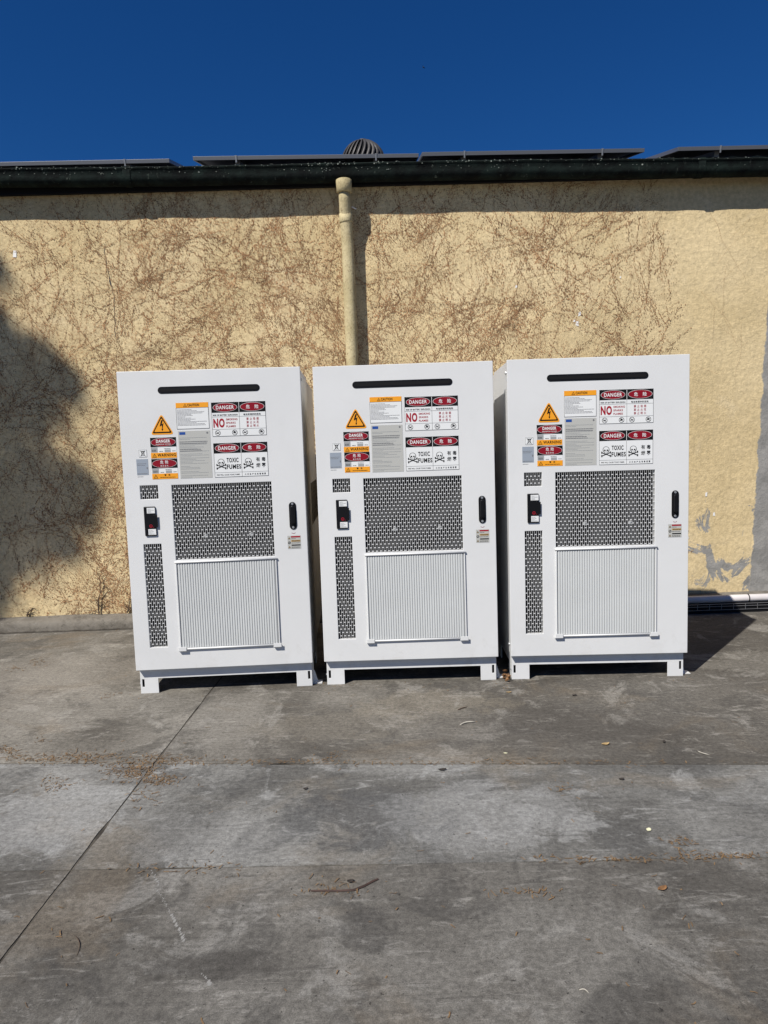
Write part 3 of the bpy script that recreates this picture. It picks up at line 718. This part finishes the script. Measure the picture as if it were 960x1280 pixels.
    # stacked danger / warning stickers
    for nm, z0, z1, cn in (('voltage_danger_sticker', 1.4755, 1.600, 0), ('voltage_danger_sticker_chinese', 1.3485, 1.471, 1)):
        s = sheet(nm, -.3735, -.2185, z0, z1, M['s_white'], c); k, rd, wt, o, g_ = MB(), MB(), MB(), MB(), MB(); hz = z1-.057; oz = z0+.033
        k.rect(-.3735, -.2185, hz, z1, Y1); wt.ellipse(-.296, hz+.0285, .0745, .0262, Y1-.0002); rd.ellipse(-.296, hz+.0285, .0728, .0248, Y2)
        if cn: wt.text('危 险', -.321, -.272, hz+.0265, hz+.0475, Y3, .012); wt.text('高 压 危 险', -.320, -.273, hz+.0095, hz+.0195, Y3, .008)
        else: wt.text('DANGER', -.338, -.254, hz+.0255, hz+.0445, Y3, .035); wt.text('HAZARDOUS VOLTAGE', -.340, -.252, hz+.0125, hz+.0195, Y3, .015)
        g_.rect(-.372, -.332, oz+.002, hz-.002, Y1); g_.rect(-.290, -.254, oz+.002, oz+.018, Y1)
        lines(k, -.322, -.300, oz+.004, oz+.012, .006, .003, Y1, rnd, .9, 0); lines(k, -.292, -.252, oz+.019, oz+.028, .006, .0025, Y1, rnd, .9, 0); lines(k, -.245, -.224, oz+.004, oz+.013, .006, .003, Y1, rnd, .9, 0)
        lines(k, -.366, -.338, oz+.003, oz+.022, .0065, .0025, Y2, rnd, .8, 0)
        o.rect(-.3735, -.2185, z0, oz, Y1); warn_tri(o, k, -.352, z0+.005, .027, Y2, Y3)
        if cn: k.text('警', -.300, -.288, z0+.018, z0+.029, Y2, .01); k.text('告', -.276, -.264, z0+.018, z0+.029, Y2, .01); lines(k, -.326, -.232, z0+.006, z0+.015, .007, .003, Y2, rnd, 1, 0)
        else: k.text('WARNING', -.334, -.224, z0+.009, z0+.027, Y2, .025)
        k.build('black_print', M['s_black'], s); rd.build('red_oval', M['s_red'], s); wt.build('white_lettering', M['s_white'], s); o.build('orange_band', M['s_orange'], s); g_.build('grey_blocks', M['s_grey'], s)
    # crossed-out bin mark and data plate
    s = sheet('crossed_bin_sticker', -.445, -.398, 1.485, 1.529, M['s_white'], c); k = MB(); k.frame(-.445, -.398, 1.485, 1.529, .001, Y1)
    k.frame(-.430, -.413, 1.494, 1.518, .0022, Y1-.0001); k.line(-.436, 1.490, -.407, 1.524, .0028, Y1-.0002); k.line(-.407, 1.490, -.436, 1.524, .0028, Y1-.0003); k.rect(-.434, -.409, 1.518, 1.521, Y2)
    k.build('black_print', M['s_black'], s)
    s = sheet('data_plate', -.464, -.394, 1.377, 1.473, M['s_foil'], c); k = MB(); lines(k, -.461, -.400, 1.430, 1.471, .009, .0022, Y1, rnd, .6, .1); lines(k, -.461, -.397, 1.379, 1.389, .006, .003, Y1, rnd, .9, 0); k.rect(-.404, -.398, 1.412, 1.424, Y1)
    lines(k, -.462, -.425, 1.364, 1.371, .006, .0025, -.0006, rnd, .9, 0); k.build('small_print', M['s_text'], s)
    # small bilingual label under the handle
    s = sheet('handle_caution_sticker', .427, .5085, .889, .971, M['s_spec'], c); k, rd, o = MB(), MB(), MB()
    rd.rect(.449, .506, .959, .968, Y1); k.rect(.451, .506, .908, .915, Y1); o.rect(.449, .506, .932, .944, Y1); lines(k, .450, .504, .892, .905, .006, .002, Y1, rnd, .8, 0); lines(k, .450, .504, .918, .930, .006, .002, Y1, rnd, .8, 0); lines(k, .450, .504, .946, .957, .006, .002, Y1, rnd, .8, 0)
    k.ring(.438, .927, .0085, .0085, .0026, Y1, 12); k.line(.432, .921, .444, .933, .002, Y2)
    for z in (.950, .895): warn_tri(o, k, .438, z, .014, Y2, Y3)
    k.text('WARNING', .453, .502, .934, .942, Y2, .03)
    k.build('black_print', M['s_black'], s); rd.build('red_band', M['s_redtext'], s); o.build('yellow_band', M['leaf_tan'], s)
    # base frame with feet and forklift opening
    ins = CW - .010; b = MB()
    prof = [(-ins, 0), (-ins+.112, 0), (-ins+.112, .094), (ins-.098, .094), (ins-.098, 0), (ins, 0), (ins, .159), (-ins, .159)]
    # split into convex pieces so that the slots stay open
    plate(b, -ins, ins, 0, .159, [(-ins+.112, ins-.098, 0, .094), (-.5275, -.5135, .042, .092), (.5135, .5275, .045, .097)], .040, .046)
    base = b.build('base_frame', M['white'], c, bevel=.0012)
    for q in (-.535, .50): b = MB(); b.box(q, q+.035, .052, .056, .03, .11); b.build('slot_backing', M['matte_black'], base)
    for sx in (-1, 1):
        b = MB(); x0, x1 = sorted((sx*ins, sx*(ins-.006))); plate_side = b.box(x0, x1, .0465, .16, 0, .158); b.box(x0, x1, CD-.14, CD-.002, 0, .158); b.box(x0, x1, .16, CD-.14, .094, .158); b.build('base_side', M['white'], base)
    b = MB(); b.box(-ins+.007, ins-.007, CD-.008, CD-.002, .02, .158); b.build('base_back', M['matte_black'], base)
    b = MB()
    for x in (-.545, ): b.tube([(-ins-.001, .06, .062), (-ins-.007, .06, .062)], .006, 8)
    b.build('bolt', M['steel'], base)
    # anchor bracket on the right side
    br = MB(); br.add([(ins+.001, .075, 0), (ins+.060, .075, 0), (ins+.060, .135, 0), (ins+.001, .135, 0), (ins+.001, .075, .006), (ins+.060, .075, .006), (ins+.060, .135, .006), (ins+.001, .135, .006)], [(0,3,2,1),(4,5,6,7),(0,1,5,4),(1,2,6,5),(2,3,7,6),(3,0,4,7)])
    br.box(ins+.001, ins+.007, .075, .135, .006, .135); br.prism([(ins+.007, .006), (ins+.034, .006), (ins+.013, .080), (ins+.007, .080)], .102, .107)
    br.build('anchor_bracket', M['white'], base)
    for y, z in ((.085, 1.93), (.085, .22)):
        for sx in (-1, 1): b = MB(); b.tube([(sx*(CW-.0055), y, z), (sx*(CW+.001), y, z)], [.010, .008], 8); b.build('side_bolt', M['steel'], c)
    return c

proto = build_cabinet()
def copy_tree(o, parent=None):
    q = o.copy(); col.objects.link(q); q.parent = parent
    for ch in list(o.children): copy_tree(ch, q)
    return q
spots = [((-1.027, 4.346, 0), (.18, -.11, 2.25), 'left white electrical cabinet with warning stickers, nearest the tree shadow on the wall'),
         ((.142, 4.377, 0), (-.12, -.04, -.59), 'middle white electrical cabinet with warning stickers, standing in front of the downpipe'),
         ((1.317, 4.349, 0), (-.08, .20, -1.5), 'right white electrical cabinet with warning stickers, casting a shadow onto the yard')]
cabs = [proto, copy_tree(proto), copy_tree(proto)]
for q, (loc, (tx, ty, yw), lab) in zip(cabs, spots):
    q.matrix_world = Matrix.Translation(loc) @ Matrix.Rotation(R(yw), 4, 'Z') @ Matrix.Rotation(R(tx), 4, 'X') @ Matrix.Rotation(R(ty), 4, 'Y')
    tag(q, lab, 'cabinet', 'white electrical cabinets in a row')
jr = random.Random(5)
for q in cabs[1:]:                                   # stickers put on by hand
    for ch in q.children:
        if 'sticker' in ch.name or 'plate' in ch.name: ch.location = (jr.uniform(-.002, .002), 0, jr.uniform(-.002, .002))
# boxes added behind the cabinets to keep sunlit wall out of the gap
for q, (x0, x1) in zip(cabs, ((.02, .536), (.02, .536), (-.536, -.02))):
    b = MB(); b.box(x0, x1, CD+.001, 1.52, .14, 1.985); h = b.build('added_rear_box', M['white'], q, bevel=.003)
    if x1 > .5:
        b = MB()
        for i in range(9): b.box(x1+.0005, x1+.006, CD+.03, 1.48, .965+i*.032, .965+i*.032+.022)
        b.box(x1+.0003, x1+.003, CD+.02, 1.50, .955, 1.255); b.build('side_louvre', M['louvre_black'], h)

# ------------------------------------------------------------------ pipe and wire tray by the wall, right
ty0 = 5.965
tr = tag(empty('wire_tray', (3.3, ty0, 0), (0, 0, R(.6))), 'low black tray with wire lattice front lying by the wall, under the white pipe', 'tray')
b = MB(); b.box(-1.7, 1.7, .012, .11, .0, .082); b.build('tray_body', M['matte_black'], tr, bevel=.003)
wb = MB()
for z in (.030, .060, .080): wb.tube([(-1.7, .004, z), (1.7, .004, z)], .0022, 6)
x = -1.68
while x < 1.7: wb.tube([(x, .002, .028), (x, .002, .082)], .0022, 6); x += .103
wb.build('wire_lattice', M['wire'], tr)
pp = tag(empty('white_pipe', (3.3, ty0+.050, .115), (0, 0, R(.6))), 'long white plastic pipe lying on the wire tray beside the right cabinet', 'pipe')
b = MB(); b.tube([(-1.8, 0, 0), (1.8, 0, 0)], .032, 24); b.build('pipe_tube', M['pvc'], pp, smooth=True)
b = MB(); b.tube([(-.198, 0, 0), (-.190, 0, 0)], .0345, 20); b.bar((-.194, -.024, .024), (-.212, -.040, .046), .006, .003); b.build('cable_tie', M['black'], pp)

# ------------------------------------------------------------------ litter on the yard
def px_ground(px, py, z=0.0):                        # where a spot of the yard lies, from the camera's own geometry
    a, b_ = px-480, py-640; c, s = math.cos(ROLL), math.sin(ROLL); u = c*a - s*b_; v = s*a + c*b_
    d = rt0*(u/887) + fw - up0*(v/887); t = (z-CAM_H)/d.z; return Vector((0,0,CAM_H)) + d*t
lit = MB()
def blades(cx, cy, sx, sy, n, ang=None):
    for _ in range(n):
        p = px_ground(random.gauss(cx, sx), random.gauss(cy, sy), .002); a = random.uniform(0, 3.14) if ang is None else random.gauss(ang, .6); L = random.uniform(.006, .030); w_ = random.uniform(.0008, .0022); bend = random.uniform(-.4, .4); h = random.uniform(.001, .006); pts = []
        for i in range(4):
            t = i/3 - .5; q = Vector((math.cos(a+bend*t), math.sin(a+bend*t), 0)); nn = Vector((-q.y, q.x, 0))*w_; cpt = Vector((p.x, p.y, .0015 + h*random.random())) + q*L*t; pts += [cpt-nn, cpt+nn]
        lit.add(pts, [(0,2,3,1), (2,4,5,3), (4,6,7,5)])
for cx, cy, sx, sy, n in ((40, 948, 28, 3, 110), (105, 946, 25, 4, 150), (170, 963, 22, 7, 260), (200, 950, 26, 4, 130), (205, 975, 13, 4, 80), (8, 938, 8, 3, 50), (48, 828, 7, 3, 50), (20, 836, 5, 2, 20), (330, 952, 60, 2.5, 60), (490, 953, 80, 2, 60), (700, 953, 120, 2, 60), (900, 1071, 35, 3, 80), (760, 1074, 60, 2.5, 60), (180, 995, 12, 8, 30), (65, 980, 14, 5, 40), (850, 1052, 12, 4, 25), (415, 945, 12, 4, 18), (660, 1115, 25, 3, 30), (135, 869, 8, 3, 18), (52, 925, 4, 3, 14), (420, 1112, 22, 6, 30), (705, 985, 7, 5, 18), (240, 1085, 40, 4, 30)):
    blades(cx, cy, sx, sy, int(n*1.25))
for q in ((415, 858, 22, 3, 14), (640, 856, 14, 3, 16), (185, 870, 14, 2, 8), (850, 850, 14, 2, 8), (520, 858, 40, 3, 12)): blades(*q)
for _ in range(60): blades(random.uniform(0, 165), 787-random.random()*3, 1, 1.5, 1)
for _ in range(150): blades(random.uniform(-60, 1020), random.uniform(800, 1285), 1, 1, 1)
tag(lit.build('dry_litter', M['litter']), 'brown needle and husk litter gathered along the slab joints', 'litter', kind='stuff')

def leaf(px, py, L, W, ang, m, label, curl=.35, group='fallen leaves on the concrete yard'):
    p = px_ground(px, py); mb = MB(); n = 7; vs = []
    for i in range(n):
        t = i/(n-1); wd = W*math.sin(math.pi*(t*.93+.03))**.8; zz = .0025 + curl*L*(t-.45)**2
        for s in (-1, 0, 1): vs.append(((t-.5)*L, s*wd/2, zz + (abs(s)*curl*W*.5) + .001*random.random()))
    fs = [(3*i+k, 3*i+k+3, 3*i+k+4, 3*i+k+1) for i in range(n-1) for k in range(2)]
    mb.add(vs, fs); o = mb.build('fallen_leaf', M[m], None, smooth=True); o.location = (p.x, p.y, 0); o.rotation_euler = (0, 0, ang)
    sol = o.modifiers.new('solid', 'SOLIDIFY'); sol.thickness = .001
    tag(o, label, 'leaf', group); return o
leaf(757, 931, .040, .022, .2, 'leaf_tan', 'small tan curled leaf in front of the right cabinet')
leaf(828, 1112, .036, .020, .4, 'leaf_brown', 'red-brown dry leaf at the right of the yard, nearest the camera')
leaf(811, 1038, .022, .018, .9, 'leaf_pale', 'pale yellow petal lying on the slab at the right', .2)
leaf(553, 963, .036, .018, .1, 'leaf_dark', 'blackened leaf just in front of the cross joint, below the middle cabinet')
leaf(777, 975, .022, .014, .1, 'leaf_dark', 'small black leaf crumb on the slab below the right cabinet', .5)
leaf(632, 957-15, .018, .009, -.2, 'leaf_pale', 'tiny white scrap just behind the cross joint near the middle', .2)
leaf(34, 789, .055, .030, .1, 'leaf_dark', 'dark crumpled leaf at the foot of the kerb on the left', .6)
leaf(830, 928, .022, .014, 1.2, 'leaf_dark', 'dark speck of leaf right of the tan leaf', .5)
leaf(382, 987, .018, .014, .3, 'leaf_dark', 'tiny dark crumb alone on the middle slab', .5)
leaf(718, 870, .030, .016, .5, 'leaf_dark', 'dark leaf close to the front of the right cabinet', .5)
leaf(636, 866, .030, .012, -.1, 'leaf_tan', 'tan leaf scrap in front of the gap right of the middle cabinet', .4)
leaf(438, 1103, .022, .016, .2, 'leaf_dark', 'dark round leaf crumb above the rusty strap', .5)
# crumpled leaf heap at the bracket between middle and right cabinet
p = px_ground(633, 853); mb = MB()
for i in range(11):
    a = random.uniform(0, 6.3); q = Vector((p.x+random.gauss(0, .016), p.y+random.uniform(.0, .05), .008+random.uniform(0, .055))); d = Vector((math.cos(a), .3*math.sin(a), random.uniform(-.6, .9))).normalized(); nn = d.cross(Vector((random.uniform(-1,1), -1, random.uniform(-.5,.5)))).normalized(); L, W_ = random.uniform(.022, .04), random.uniform(.010, .018)
    q.z = max(q.z, L*.5*abs(d.z)+.004)
    mb.add([q-d*L/2, q+nn*W_, q+d*L/2+nn*.004, q-nn*W_, q+Vector((0,-.008,.004))], [(0,1,4), (1,2,4), (2,3,4), (3,0,4)])
tag(mb.build('crumpled_leaf', M['leaf_brown']), 'crumpled brown leaf wedged at the gap between middle and right cabinets', 'leaf')
def twig(p0, p1, r, m, label, sag=0.0, name='twig'):
    a, b_ = px_ground(*p0), px_ground(*p1); pts = []
    for i in range(7):
        t = i/6; q = a.lerp(b_, t); side = Vector((-(b_-a).y, (b_-a).x, 0)); pts.append((q.x + side.x*sag*math.sin(math.pi*t), q.y + side.y*sag*math.sin(math.pi*t), r*.9 + .003*math.sin(3.1*t)))
    mb = MB(); mb.tube(pts, [r*.6, r, r*1.05, r, r*.95, r*.8, r*.4], 6)
    return tag(mb.build(name, M[m], None, smooth=True), label, 'twig', 'twigs on the concrete yard')
twig((575, 907), (594, 903), .0040, 'stick', 'bleached twig on the dark concrete in front of the middle cabinet', .12)
twig((572, 888), (584, 884), .0028, 'stem', 'short dark twig just behind the bleached twig')
twig((872, 939), (887, 944), .0022, 'stick', 'forked pale twig at the right behind the cross joint', -.2)
twig((94, 1170), (96, 1195), .0012, 'stem', 'thin dark straw at the lower left of the yard', .1)
twig((724, 1238), (736, 1242), .0016, 'stick', 'pale straw near the bottom edge of the yard', .2)
# rusty strap set in the slab
mb = MB(); pts = [px_ground(*q) for q in ((388, 1115), (402, 1115), (425, 1115), (442, 1114), (455, 1109), (466, 1103), (473, 1100))]
vs = []
for i, q in enumerate(pts):
    d = (pts[min(i+1, 6)] - pts[max(i-1, 0)]).normalized(); n_ = Vector((-d.y, d.x, 0))*(.0012+.0016*math.sin(math.pi*(i+.5)/7)); vs += [(q.x-n_.x, q.y-n_.y, .003), (q.x+n_.x, q.y+n_.y, .007), (q.x+n_.x*1.2, q.y+n_.y*1.2+.002, .0)]
mb.add(vs, [(3*i+k, 3*i+3+k, 3*i+4+k, 3*i+1+k) for i in range(6) for k in range(2)])
tag(mb.build('rusty_strap', M['rust']), 'curved rusty metal strap sticking out of the concrete, below the middle cabinet', 'strap')

mb = MB()
for (a_, b2, n_) in (((194, 1108), (227, 1178), 46), ((252, 1218), (260, 1232), 12), ((186, 1086), (196, 1110), 12)):
    for i in range(n_):
        t = (i+random.uniform(-.4, .4))/n_; q = px_ground(a_[0]+(b2[0]-a_[0])*t+random.gauss(0, .8)+4*math.sin(t*2), a_[1]+(b2[1]-a_[1])*t); sz = random.uniform(.0012, .0035)*(1.4 if t > .5 else .8); hz_ = .0005 + .00003*len(mb.f)/4
        mb.add([(q.x-sz, q.y-sz*1.6, hz_), (q.x+sz*.8, q.y-sz, hz_), (q.x+sz, q.y+sz*1.8, hz_), (q.x-sz*.7, q.y+sz, hz_)], [(0,1,2,3)])
o = mb.build('chalk_scratch', mat('chalky_scratch', (.235, .23, .215), .95), ground); o['kind'] = 'stuff'

# dead vine stems at the foot of the wall, left
def stem(px, label, seed, h, lean):
    rr = random.Random(seed); mb = MB(); x0 = px
    def grow(p, a, L, r, d):
        pts, rads = [p], [r]; n = 7
        for i in range(n):
            a += rr.uniform(-.35, .35); p = (p[0] + L/n*math.cos(a), p[1] - rr.uniform(-.004, .006), max(.125, p[2] + L/n*math.sin(a))); pts.append(p); rads.append(r*(1-.75*(i+1)/n))
            if d < 2 and rr.random() < .45: grow(p, a + rr.choice((-1, 1))*rr.uniform(.5, 1.2), L*rr.uniform(.35, .6), r*.55, d+1)
        mb.tube(pts, rads, 5)
    grow((x0, -.018, .122), lean, h, .007, 0); grow((x0+.02, -.018, .122), lean+.7, h*.6, .004, 1)
    o = mb.build('dead_vine', M['stem']); o.location = (0, WY, 0); o.rotation_euler = (0, 0, WYAW); tag(o, label, 'vine', 'dead vine stems at the foot of the wall'); return o
stem(-2.545, 'dead dark vine stem rising from the kerb, halfway to the left cabinet', 4, .26, 1.95)
stem(-2.30, 'dead twiggy vine stub beside the left cabinet, at the kerb', 9, .16, 1.2)
stem(-3.18, 'low dead vine stub at the far left of the kerb', 12, .09, 1.4)

# ------------------------------------------------------------------ tree beyond the left edge (its shadow falls on the wall)
def on_wall(px, py):
    a, b_ = px-480, py-640; c, s = math.cos(ROLL), math.sin(ROLL); u = c*a - s*b_; v = s*a + c*b_
    d = rt0*(u/887) + fw - up0*(v/887); t = 6.19/d.y; return Vector((0,0,CAM_H)) + d*t
tree = tag(empty('tree', (-11.8, -1.4, 0)), 'leafy tree standing left of the yard, casting its shadow on the wall', 'tree')
lf = MB(); cen = []
blobs = [(58, 468, 28, 1.1), (84, 474, 15, 1.0), (24, 478, 42, 1.1), (8, 436, 20, 1.0), (-25, 450, 55, 1.1), (38, 508, 15, 1.0), (-8, 510, 26, 1.1), (70, 608, 32, 1.1), (104, 606, 18, 1.0), (38, 622, 40, 1.1), (98, 632, 16, 1.0), (62, 655, 26, 1.1), (5, 648, 42, 1.1), (2, 602, 20, 1.1), (2, 688, 14, 1.0), (-8, 730, 20, 1.0), (-8, 335, 16, .7), (-22, 395, 26, 1.0), (-70, 560, 50, 1.0), (-70, 640, 60, 1.0), (-110, 500, 80, 1.0), (-100, 410, 70, 1.0), (-170, 560, 90, 1.0), (-70, 340, 40, .8), (-60, 720, 45, .9)]
for bx, by, br_, den in blobs:
    P = on_wall(bx, by); rr = br_/143; t = random.uniform(12.0, 14.0); C = P - SUN_V*t; cen.append((C, rr))
    for _ in range(int(1500*den*rr*rr*5) + 60):
        d = Vector((random.gauss(0,1), random.gauss(0,1), random.gauss(0,1))).normalized()*rr*(random.random()**.4 if random.random() < .82 else random.uniform(1.0, 1.3))
        q = C + d*(1.0 + .25*noise.noise((d.x*6+bx, d.y*6, d.z*6))); a = Vector((random.gauss(0,1), random.gauss(0,1), random.gauss(0,.6))).normalized(); n_ = a.cross(Vector((random.gauss(0,1), random.gauss(0,1), random.gauss(0,1)))).normalized(); L = random.uniform(.035, .06); W_ = L*.42
        q = q - tree.location
        lf.add([q-a*L, q+n_*W_, q+a*L, q-n_*W_], [(0,1,2,3)])
lf.build('crown', M['foliage'], tree)
tk = MB(); top = Vector((.4, .4, 8.0))
tk.tube([(0,0,-.05), (.02,.02,.5), (0,.05,2.2), (.1,.1,5.0), top], [.24,.19,.16,.13,.09], 12); tk.build('trunk', M['bark'], tree, smooth=True)
lb = MB()
for C, rr in cen:
    q = C - tree.location; m_ = top.lerp(q, .5) + Vector((0, 0, .25)); lb.tube([(.15, .15, 5.2+random.uniform(0,1.5)), m_, q], [.05, .03, .012], 6)
lb.build('limbs', M['bark'], tree, smooth=True)

# ------------------------------------------------------------------ bird in the sky
bd = MB(); bd.lathe([(.002, -.12), (.03, -.06), (.042, 0), (.03, .06), (.018, .09), (.006, .12)], (0,0,0), 8)
bd.add([(.03,0,.03), (.20,.02,.10), (.26,.02,.03), (.03,0,-.04)], [(0,1,2,3)]); bd.add([(-.03,0,.03), (-.03,0,-.04), (-.16,.03,.08), (-.14,.03,.14)], [(0,1,2,3)])
o = bd.build('bird', M['bird']); P = Vector((0,0,CAM_H)); a, b_ = 529-480, 84-640; c, s = math.cos(ROLL), math.sin(ROLL)
d = (rt0*((c*a-s*b_)/887) + fw - up0*((s*a+c*b_)/887)); o.location = P + d*52; o.rotation_euler = (R(60), R(35), .4); o.scale = (.62, .62, .62)
tag(o, 'tiny dark bird high in the blue sky', 'bird')
